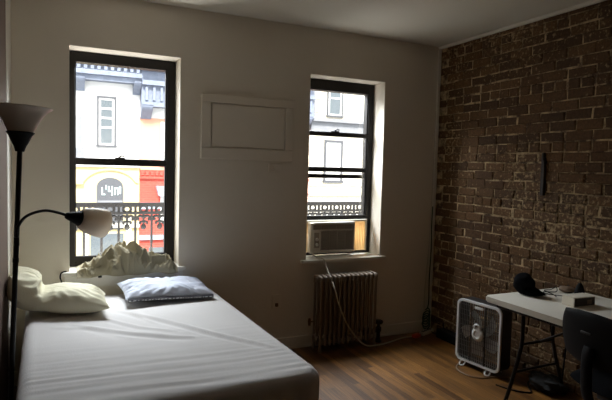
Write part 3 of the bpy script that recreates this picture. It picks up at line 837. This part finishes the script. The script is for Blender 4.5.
Mb = Matrix.Translation((-.372, -1.843, .7375)) @ Matrix.Rotation(math.radians(-4), 4, 'Z')
obj('body', bx(-.085, .085, -.045, .045, 0, .060, bev=.002, mtx=Mb), 'box', t)
b = bm_new(); box(b, -.080, .080, -.0462, -.0446, .006, .054, mtx=Mb); obj('end_print', b, 'boxd', t, label='dark printed end')
b = bm_new(); box(b, .018, .055, -.0470, -.046, .014, .040, mtx=Mb); obj('print_patch', b, 'tan', t)
local(t)
b = bm_new(); lathe(b, [(0, 0), (.032, 0), (.030, .03), (.022, .06), (.010, .082), (0, .084)], 20, Matrix.Translation((-.14, -1.675, .7375)))
tag(obj('charger', b, 'blackp', None, True), 'small black tapered adapter behind the white carton', 'adapter')
b = bm_new(); blob(b, (-.14, -1.58, .757), (.045, .055, .022), nz_=.2); tag(obj('pouch', b, 'tan', None, True), 'low brown pouch near the back edge of the white table', 'pouch')
b = bm_new(); rng = random.Random(4); pts = [(-.34, -1.66, .7425), (-.30, -1.60, .7425), (-.26, -1.50, .7425), (-.20, -1.50, .7425), (-.17, -1.52, .760), (-.22, -1.56, .7425), (-.30, -1.53, .7425), (-.33, -1.58, .7425), (-.28, -1.66, .7425), (-.22, -1.66, .7425)]
tube(b, pts, .0028, 8, 8); tag(obj('cable', b, 'blackp', None, True), 'thin black cable looped on the table between cap and carton', 'cable')
# bag and cords under the table
b = bm_new(); blob(b, (-.125, -1.45, .052), (.09, .13, .055), nz_=.35, seg=48)
for v in b.verts:
    v.co.z = max(.003, v.co.z+.012*ridged(v.co.x*8, v.co.y*8, 2)*(v.co.z > .01)); v.co.x = min(v.co.x, -.018)
tag(obj('bag', b, 'bag', None, True), 'dark slouched bag on the floor beneath the table', 'bag')
b = bm_new(); tube(b, [(-.40, -1.25, .006), (-.36, -1.36, .006), (-.27, -1.44, .006), (-.20, -1.36, .006), (-.12, -1.30, .006), (-.05, -1.38, .006), (-.06, -1.5, .02), (-.04, -1.52, .3), (-.035, -1.52, .6), (-.018, -1.5, .75), (-.12, -1.56, .752)], .0055, 8, 8)
tag(obj('cable', b, 'blackp', None, True), 'black cable curling on the floor between fan and table leg', 'cable')

# ------------------------------------------------------------------ desk chair
ch = thing('desk_chair', 'black plastic desk chair pulled up to the white table', 'chair', (-.705, -2.365, 0), math.radians(-4))
# local: +x is the way the chair faces, origin under the seat centre
def cpart(name, bm, m, sm=True, parent=None): return obj(name, bm, m, parent or ch, sm)
b = bm_new(); n = 26; g1 = []; g2 = []
for i in range(n+1):
    r1 = []; r2 = []
    for k in range(n+1):
        u = -1+2*i/n; v = -1+2*k/n
        # squircle mapping for rounded corners
        su = u*math.sqrt(1-v*v*.32); sv = v*math.sqrt(1-u*u*.32)
        y = su*.225; z = .742+sv*.135
        curve = -.235+.055*(abs(su)**2)*1.0-.012*(sv)
        th = .014*max(0, 1-max(abs(u), abs(v))**6)
        r1.append(b.verts.new((curve-th, y, z)))
        r2.append(r1[-1] if (i in (0, n) or k in (0, n)) else b.verts.new((curve+th, y, z)))
    g1.append(r1); g2.append(r2)
for i in range(n):
    for k in range(n):
        b.faces.new((g1[i][k], g1[i+1][k], g1[i+1][k+1], g1[i][k+1]))
        try: b.faces.new((g2[i][k], g2[i][k+1], g2[i+1][k+1], g2[i+1][k]))
        except ValueError: pass
bk = cpart('backrest', b, 'blackp')
b = bm_new(); box(b, -.256, -.244, -.005, .055, .765, .779, bev=.005); cpart('slot_rim', b, 'fanb', parent=bk)
b = bm_new(); P_ = [(-.250, 0, .71), (-.262, 0, .67), (-.262, 0, .58), (-.25, 0, .48), (-.20, 0, .415), (-.10, 0, .395), (.0, 0, .395)]
tube(b, P_, .030, 14, 6, flat=.55); cpart('back_strut', b, 'blackp')
b = bm_new(); n = 24; g1 = []; g2 = []
for i in range(n+1):
    r1 = []; r2 = []
    for k in range(n+1):
        u = -1+2*i/n; v = -1+2*k/n; su = u*math.sqrt(1-v*v*.36); sv = v*math.sqrt(1-u*u*.36)
        th = .028*max(0, 1-max(abs(u), abs(v))**5)
        x = su*.215+.01; y = sv*.225; z = .485+.015*sv*sv-.018*max(0, su)**3
        r1.append(b.verts.new((x, y, z+th))); r2.append(r1[-1] if (i in (0, n) or k in (0, n)) else b.verts.new((x, y, z-th)))
    g1.append(r1); g2.append(r2)
for i in range(n):
    for k in range(n):
        b.faces.new((g1[i][k], g1[i+1][k], g1[i+1][k+1], g1[i][k+1]))
        try: b.faces.new((g2[i][k], g2[i][k+1], g2[i+1][k+1], g2[i+1][k]))
        except ValueError: pass
cpart('seat', b, 'blackf')
b = bm_new(); box(b, -.09, .09, -.08, .08, .405, .455, bev=.01); tube(b, [(0, 0, .41), (0, 0, .09)], [.028, .028, .018, .022], 16); cpart('gas_lift', b, 'blackm')
for k in range(5):
    a = 2*PI*k/5+.3; d = Vector((math.cos(a), math.sin(a), 0)); b = bm_new()
    tube(b, [Vector((0, 0, .105)), d*.14+Vector((0, 0, .10)), d*.26+Vector((0, 0, .075))], [.026, .022, .016], 12, 4)
    lg = cpart('leg', b, 'blackp')
    b = bm_new(); Mc = Matrix.Translation(d*.262+Vector((0, 0, .028))) @ Matrix.Rotation(a+PI/2, 4, 'Z') @ Matrix.Rotation(PI/2, 4, 'X')
    lathe(b, [(0, -.02), (.022, -.02), (.028, -.014), (.028, .014), (.022, .02), (0, .02)], 18, Mc)
    tube(b, [d*.262+Vector((0, 0, .03)), d*.262+Vector((0, 0, .078))], .006, 8); cpart('caster', b, 'blackp', parent=lg)

# ------------------------------------------------------------------ floor lamp
lp = thing('floor_lamp', 'black floor lamp with upturned glass bowl and reading arm left of the bed', 'lamp', (-3.433, -1.25, 0))
base = Vector((-3.467, -1.25, 0)); topp = Vector((-3.403, -1.25, 1.655)); 
def lpnt(z): return base+(topp-base)*(z/1.655)
b = bm_new(); lathe(b, [(0, 0), (.068, 0), (.068, .012), (.060, .022), (.02, .034), (0, .034)], 32, Matrix.Translation((-3.467, -1.25, 0))); obj('base', b, 'blackm', lp, True)
b = bm_new(); tube(b, [lpnt(.02), lpnt(1.60)], .0115, 14)
for z in (.55, 1.06): tube(b, [lpnt(z), lpnt(z+.02)], .0135, 14)
obj('pole', b, 'blackm', lp, True)
ax = (topp-base).normalized(); Ml = Matrix.Translation(topp) @ Vector((0, 0, 1)).rotation_difference(ax).to_matrix().to_4x4()
b = bm_new(); lathe(b, [(0, -.085), (.018, -.085), (.020, -.08), (.026, -.06), (.032, -.05), (.050, -.01), (.060, .002), (.055, .006), (0, .0)], 28, Ml); obj('socket_cup', b, 'blackp', lp, True)
b = bm_new()
outp = [(.048, .000), (.056, .012), (.064, .030), (.076, .056), (.092, .082), (.111, .103), (.131, .118)]
inp = [(r-.005, z+.003) for r, z in outp[::-1]]; inp[0] = (.129, .1205)
lathe(b, outp+inp, 48, Ml, close=True); obj('glass_shade', b, 'shade', lp, True)
b = bm_new(); A0 = lpnt(1.20)
arm = [A0+Vector((.0, -.012, -.03)), A0+Vector((.004, -.022, .02)), A0+Vector((.04, -.028, .075)), A0+Vector((.11, -.02, .10)), A0+Vector((.17, -.01, .090)), A0+Vector((.215, -.003, .072))]
tube(b, arm, .0068, 10, 8); tube(b, [A0+Vector((.0, -.012, -.06)), A0+Vector((.0, -.014, -.02))], .012, 10); am = obj('arm', b, 'blackm', lp, True)
hp = arm[-1]; hd = Vector((.83, .42, -.25)).normalized(); Mh = Matrix.Translation(hp) @ Vector((0, 0, 1)).rotation_difference(hd).to_matrix().to_4x4()
b = bm_new(); lathe(b, [(0, -.01), (.014, -.01), (.018, .0), (.024, .02), (.034, .05), (.040, .066), (.036, .07), (0, .06)], 24, Mh); obj('reading_socket', b, 'blackp', lp, True)
b = bm_new(); op = [(.038, .058), (.049, .070), (.058, .090), (.065, .115), (.070, .145), (.073, .172), (.073, .190)]
ip = [(r-.003, z) for r, z in op[::-1]]
# bell that opens forwards, its mouth cut on a slant
vs = lathe(b, op+ip, 40, None, close=True)
for v in vs:
    t_ = max(0, (v.co.z-.10)/.1); v.co.z += -v.co.x*.0*t_
    v.co = Mh @ v.co
obj('reading_shade', b, 'shade2', lp, True)
local(lp)

# ------------------------------------------------------------------ fire escape outside
fe = thing('fire_escape', 'black iron balcony railing with scrollwork outside both windows', 'balcony', (-1.6, .6, .3))
RY = .90; fx0, fx1 = -3.75, .35; zt = 1.165
for z, h in ((zt, .016), (zt-.075, .010), (.36, .012)): 
    obj('rail', bx(fx0, fx1, RY-.016, RY+.016, z-h*1.25, z+h*1.25, bev=.003), 'rail', fe)
b0 = bm_new(); 
nb = 0; bal = None
x = fx0+.05
pitch = .142
bars_x = [-3.06+pitch*i for i in range(-4, 24)]
for i, x in enumerate(bars_x):
    if bal is None: bal = bx(-.010, .010, -.010, .010, .34, zt, bev=.0); o = obj('baluster', bal, 'rail', fe); me_b = o.data; o.location = (x, RY, 0); bal = 1
    else: o = bpy.data.objects.new('baluster', me_b); COL.objects.link(o); o.parent = fe; o.location = (x, RY, 0)
# ring between the rails with a drop ornament below
b = bm_new()
ring = [(math.cos(2*PI*k/24)*.032, 0, zt-.040+math.sin(2*PI*k/24)*.030) for k in range(24)]
tube(b, ring, .0125, 8, closed=True)
z0 = zt-.083
tube(b, [(0, 0, z0), (0, 0, z0-.12)], [.012, .020, .011, .020, .009], 8)
for s in (-1, 1):
    tube(b, [(0, 0, z0-.035), (s*.028, 0, z0-.02), (s*.050, 0, z0-.030), (s*.052, 0, z0-.050), (s*.036, 0, z0-.052)], .0125, 8, 4)
    tube(b, [(0, 0, z0-.075), (s*.020, 0, z0-.070), (s*.032, 0, z0-.082), (s*.026, 0, z0-.094)], .011, 8, 4)
vs = blob(b, (0, 0, z0-.118), (.024, .014, .028), seg=12)
orn = obj('ornament', b, 'rail', fe, True); orn.location = (bars_x[0]+pitch/2, RY, 0)
for x in bars_x[1:-1]:
    o = bpy.data.objects.new('ornament', orn.data); COL.objects.link(o); o.parent = fe; o.location = (x+pitch/2, RY, 0)
b = bm_new()
for i in range(12): box(b, fx0, fx1, T+.03+i*.052, T+.055+i*.052, .30, .31)
for x in (fx0, -2.3, -1.1, fx1-.04): box(b, x, x+.04, T, RY+.02, .26, .30)
obj('platform', b, 'rail', fe)
local(fe)

# ------------------------------------------------------------------ across the street
GZ = -5.2; FY = 14.0
struct('ground_street', bx(-30, 40, T+.02, FY-2.5, GZ-.2, GZ), 'street'); struct('ground_pavement', bx(-30, 40, FY-2.5, FY+12, GZ-.1, GZ+.12), 'pave')
def fwin(par, x0, x1, z0, z1, rails=(.5,), sur='fdark', frame='fwhite', dep=.10, sw_=.07, pane='fglass', arch=0):
    b = bm_new(); Y = FY
    box(b, x0-sw_, x0, Y-.05, Y+dep, z0-sw_, z1+sw_); box(b, x1, x1+sw_, Y-.05, Y+dep, z0-sw_, z1+sw_)
    box(b, x0, x1, Y-.06, Y+dep, z1, z1+sw_); box(b, x0-sw_*1.4, x1+sw_*1.4, Y-.12, Y+dep, z0-sw_, z0)
    w_ = obj('window', b, sur, par)
    b = bm_new(); f = .06
    box(b, x0, x0+f, Y-.03, Y+.03, z0, z1); box(b, x1-f, x1, Y-.03, Y+.03, z0, z1); box(b, x0+f, x1-f, Y-.03, Y+.03, z1-f, z1); box(b, x0+f, x1-f, Y-.03, Y+.03, z0, z0+f)
    for r in rails: z = z0+(z1-z0)*r; box(b, x0+f, x1-f, Y-.03, Y+.03, z-.03, z+.03)
    obj('window_sash', b, frame, w_)
    obj('pane', bx(x0+f, x1-f, Y-.018, Y-.01, z0+f, z1-f), pane, w_)
    return w_
def bracket(par, x, z, w_=.22, h=.5, m='cornice', d=.5):
    b = bm_new(); pts = [(FY-d, z), (FY, z), (FY, z-h)]
    for k in range(9):
        a = k/8; pts.append((FY-.06-(d-.08)*math.sin(a*PI/2)**1.5*1.0, z-h+(h-.02)*a))
    b_pts = pts
    A = [b.verts.new((x-w_/2, p[0], p[1])) for p in b_pts]; B = [b.verts.new((x+w_/2, p[0], p[1])) for p in b_pts]; n = len(b_pts)
    b.faces.new(A); b.faces.new(B[::-1])
    for i in range(n): b.faces.new((A[i], B[i], B[(i+1) % n], A[(i+1) % n]))
    obj('bracket', b, m, par)
# white building, cream below
A = thing('building', 'white row house with arched ground window across the street', 'building', (-2.9, FY, GZ))
ax_0, ax_1 = -5.2, -.905
obj('upper_wall', bx(ax_0, ax_1, FY, FY+9, 1.45, 5.2), 'fwhite', A)
obj('lower_wall', bx(ax_0, ax_1, FY-.03, FY+9, GZ, 1.45), 'fcream', A)
b = bm_new(); box(b, ax_0, ax_1, FY-.38, FY, 4.12, 4.28); box(b, ax_0, ax_1, FY-.5, FY, 4.28, 4.42); box(b, ax_0, ax_1, FY-.25, FY, 4.42, 4.80); box(b, ax_0, ax_1, FY-.55, FY+.2, 4.80, 4.92)
n = 22
for i in range(n):
    x = ax_0+.1+(ax_1-ax_0-.2)*i/(n-1); box(b, x-.05, x+.05, FY-.36, FY-.24, 4.46, 4.76)
    lathe(b, [(0, 0), (.05, .0), (.07, .04), (.04, .12), (.05, .16), (0, .26)], 8, Matrix.Translation((x, FY-.3, 4.92)))
obj('cornice', b, 'cornice', A)
bracket(A, -2.72, 4.2, .28, .40); bracket(A, -1.02, 4.2, .22, .40); bracket(A, -4.6, 4.2, .28, .40)
fwin(A, -2.16, -1.70, 2.12, 3.62, (.38, .58, .78), sw_=.06)
fwin(A, -4.2, -3.6, 2.28, 3.60, (.40, .62))
b = bm_new(); box(b, ax_0, ax_1, FY-.12, FY, 1.42, 1.58); box(b, ax_0, ax_1, FY-.07, FY, 1.58, 1.64)
for i in range(40):
    x = ax_0+.06+(ax_1-ax_0-.12)*i/39; box(b, x-.03, x+.03, FY-.10, FY, 1.66, 1.74)
obj('string_course', b, 'fwhite', A)
# arch moulding over the ground-floor opening
b = bm_new(); arc = [(-1.82+.86*math.cos(a), FY-.05, .72+.62*math.sin(a)) for a in [PI*.12+PI*.76*k/20 for k in range(21)]]
arc = [(-.95, FY-.05, .93)]+arc+[(-2.75, FY-.05, .93)]; tube(b, arc, .045, 8, 0); box(b, -2.95, -2.62, FY-.16, FY, .86, 1.02)
obj('arch_moulding', b, 'fcream', A)
b = bm_new(); pts = [(-2.22, -.6), (-1.42, -.6)]+[(-1.82+.40*math.cos(a), .78+.30*math.sin(a)) for a in [PI*k/16 for k in range(17)]]
prism(b, pts, 'y', FY-.075, FY-.03); ai = obj('arched_window', b, 'fdark', A)
# unreadable painted characters on the arched glass, one part each
for bars in (((-2.08, -2.04, .52, .76), (-2.04, -1.97, .52, .56)), ((-1.955, -1.925, .70, .84),), ((-1.88, -1.84, .62, .80), (-1.84, -1.76, .62, .66), (-1.78, -1.74, .50, .80)),
             ((-1.69, -1.655, .52, .76), (-1.655, -1.60, .72, .76), (-1.60, -1.565, .52, .76)), ((-1.53, -1.49, .56, .80),)):
    b = bm_new()
    for q in bars: box(b, q[0], q[1], FY-.085, FY-.074, q[2], q[3])
    obj('letter', b, 'teal', ai)
obj('glazing_bar', bx(-2.2, -1.44, FY-.09, FY-.074, .28, .34), 'fgrey', ai)
b = bm_new(); box(b, -2.80, -2.66, FY-.16, FY, 1.64, 3.0); box(b, -2.86, -2.6, FY-.2, FY, 1.62, 2.0); obj('downpipe', b, 'fgrey', A)
b = bm_new(); box(b, -2.62, -2.46, FY-.10, FY, GZ+.2, -.2); box(b, -1.32, -1.16, FY-.10, FY, GZ+.2, -.2); box(b, ax_0, ax_1, FY-.14, FY, -.55, -.40); obj('pilaster', b, 'fstone', A)
obj('shop_window', bx(-2.4, -1.4, FY-.06, FY-.02, -2.9, -.75), 'fglass', A)
local(A)
# salmon building over red brick
B_ = thing('building', 'salmon and red row house between the white and the pale stone houses', 'building', (2.2, FY, GZ))
bx_0, bx_1 = -.895, 5.30
obj('upper_wall', bx(bx_0, bx_1, FY, FY+9, 1.36, 5.0), 'fsalmon', B_)
obj('lower_wall', bx(bx_0, bx_1, FY-.02, FY+9, GZ, 1.36), 'fred', B_)
obj('white_band', bx(bx_0, bx_1, FY-.03, FY-.001, 3.08, 3.42), 'fwhite', B_)
b = bm_new(); box(b, bx_0, bx_1, FY-.45, FY, 3.42, 3.56); box(b, bx_0, bx_1, FY-.36, FY, 3.56, 4.1); box(b, bx_0, bx_1, FY-.5, FY, 4.1, 4.25); box(b, bx_0, bx_1, FY-.3, FY, 4.25, 4.55); box(b, bx_0, bx_1, FY-.6, FY+.2, 4.55, 4.68)
for i in range(26):
    x = bx_0+.15+(bx_1-bx_0-.3)*i/25; box(b, x-.04, x+.04, FY-.44, FY-.3, 3.62, 4.06)
obj('cornice', b, 'cornice', B_)
bracket(B_, -.72, 3.46, .34, .42); bracket(B_, 2.2, 3.46, .34, .42); bracket(B_, 5.05, 3.46, .34, .42)
for x in (-.16, 1.5, 3.2): fwin(B_, x, x+.75, 1.62, 2.9, (.5,), 'fwhite')
b = bm_new(); box(b, bx_0, bx_1, FY-.10, FY, 1.06, 1.14)
for i in range(40):
    x = bx_0+.08+.155*i; box(b, x-.045, x+.045, FY-.09, FY, 1.18, 1.32)
obj('brick_corbel', b, 'fred', B_)
b = bm_new(); pts = [(-.38, .82), (4.8, .82), (4.8, .50), (-.30, .50)]; prism(b, pts, 'y', FY-.30, FY-.02); obj('awning', b, 'awning', B_)
for x in (-.16, 1.5, 3.2): fwin(B_, x, x+.9, -.35, .42, (), 'fwhite', sw_=.06)
obj('sill_band', bx(bx_0, bx_1, FY-.08, FY, .05, .20), 'awning', B_)
obj('shopfront', bx(bx_0+.3, bx_1-.3, FY-.06, FY-.021, -3.6, -1.25), 'fglass', B_)
b = bm_new(); box(b, bx_0, bx_1, FY-.12, FY, -.98, -.84); obj('fascia', b, 'awning', B_)
local(B_)
# pale stone building seen through the right window
C_ = thing('building', 'pale stone house with a grey ledge, seen through the right window', 'building', (8.2, FY, GZ))
cx_0, cx_1 = 5.31, 12.0
obj('wall', bx(cx_0, cx_1, FY, FY+9, GZ, 8.0), 'fstone', C_)
b = bm_new(); box(b, cx_0, cx_1, FY-.30, FY, 3.34, 3.46); box(b, cx_0, cx_1, FY-.16, FY, 2.98, 3.34); obj('ledge', b, 'fgrey', C_)
for x in (6.08, 8.2, 10.2):
    fwin(C_, x, x+.58, 3.62, 5.1, (.45,), 'fdark', sw_=.06)
    fwin(C_, x-.04, x+.60, 1.1, 2.58, (.42, .7), 'fdark', sw_=.09, pane='fwhite')
    fwin(C_, x-.05, x+.65, -1.9, -.2, (.5,), 'fdark', sw_=.06)
b = bm_new(); box(b, cx_0, cx_1, FY-.14, FY, .52, .60); box(b, cx_0, cx_1, FY-.08, FY, .9, .94); obj('string_course', b, 'fstone', C_)
b = bm_new()
for z in (.9, 1.5, 2.1, 2.6, 3.7, 4.2): box(b, cx_0, cx_0+.5, FY-.05, FY, z, z+.34, bev=.02)
obj('quoin', b, 'fstone', C_)
obj('downpipe', bx(cx_0+.02, cx_0+.14, FY-.18, FY-.02, 3.5, 7.9), 'fgrey', C_)
local(C_)
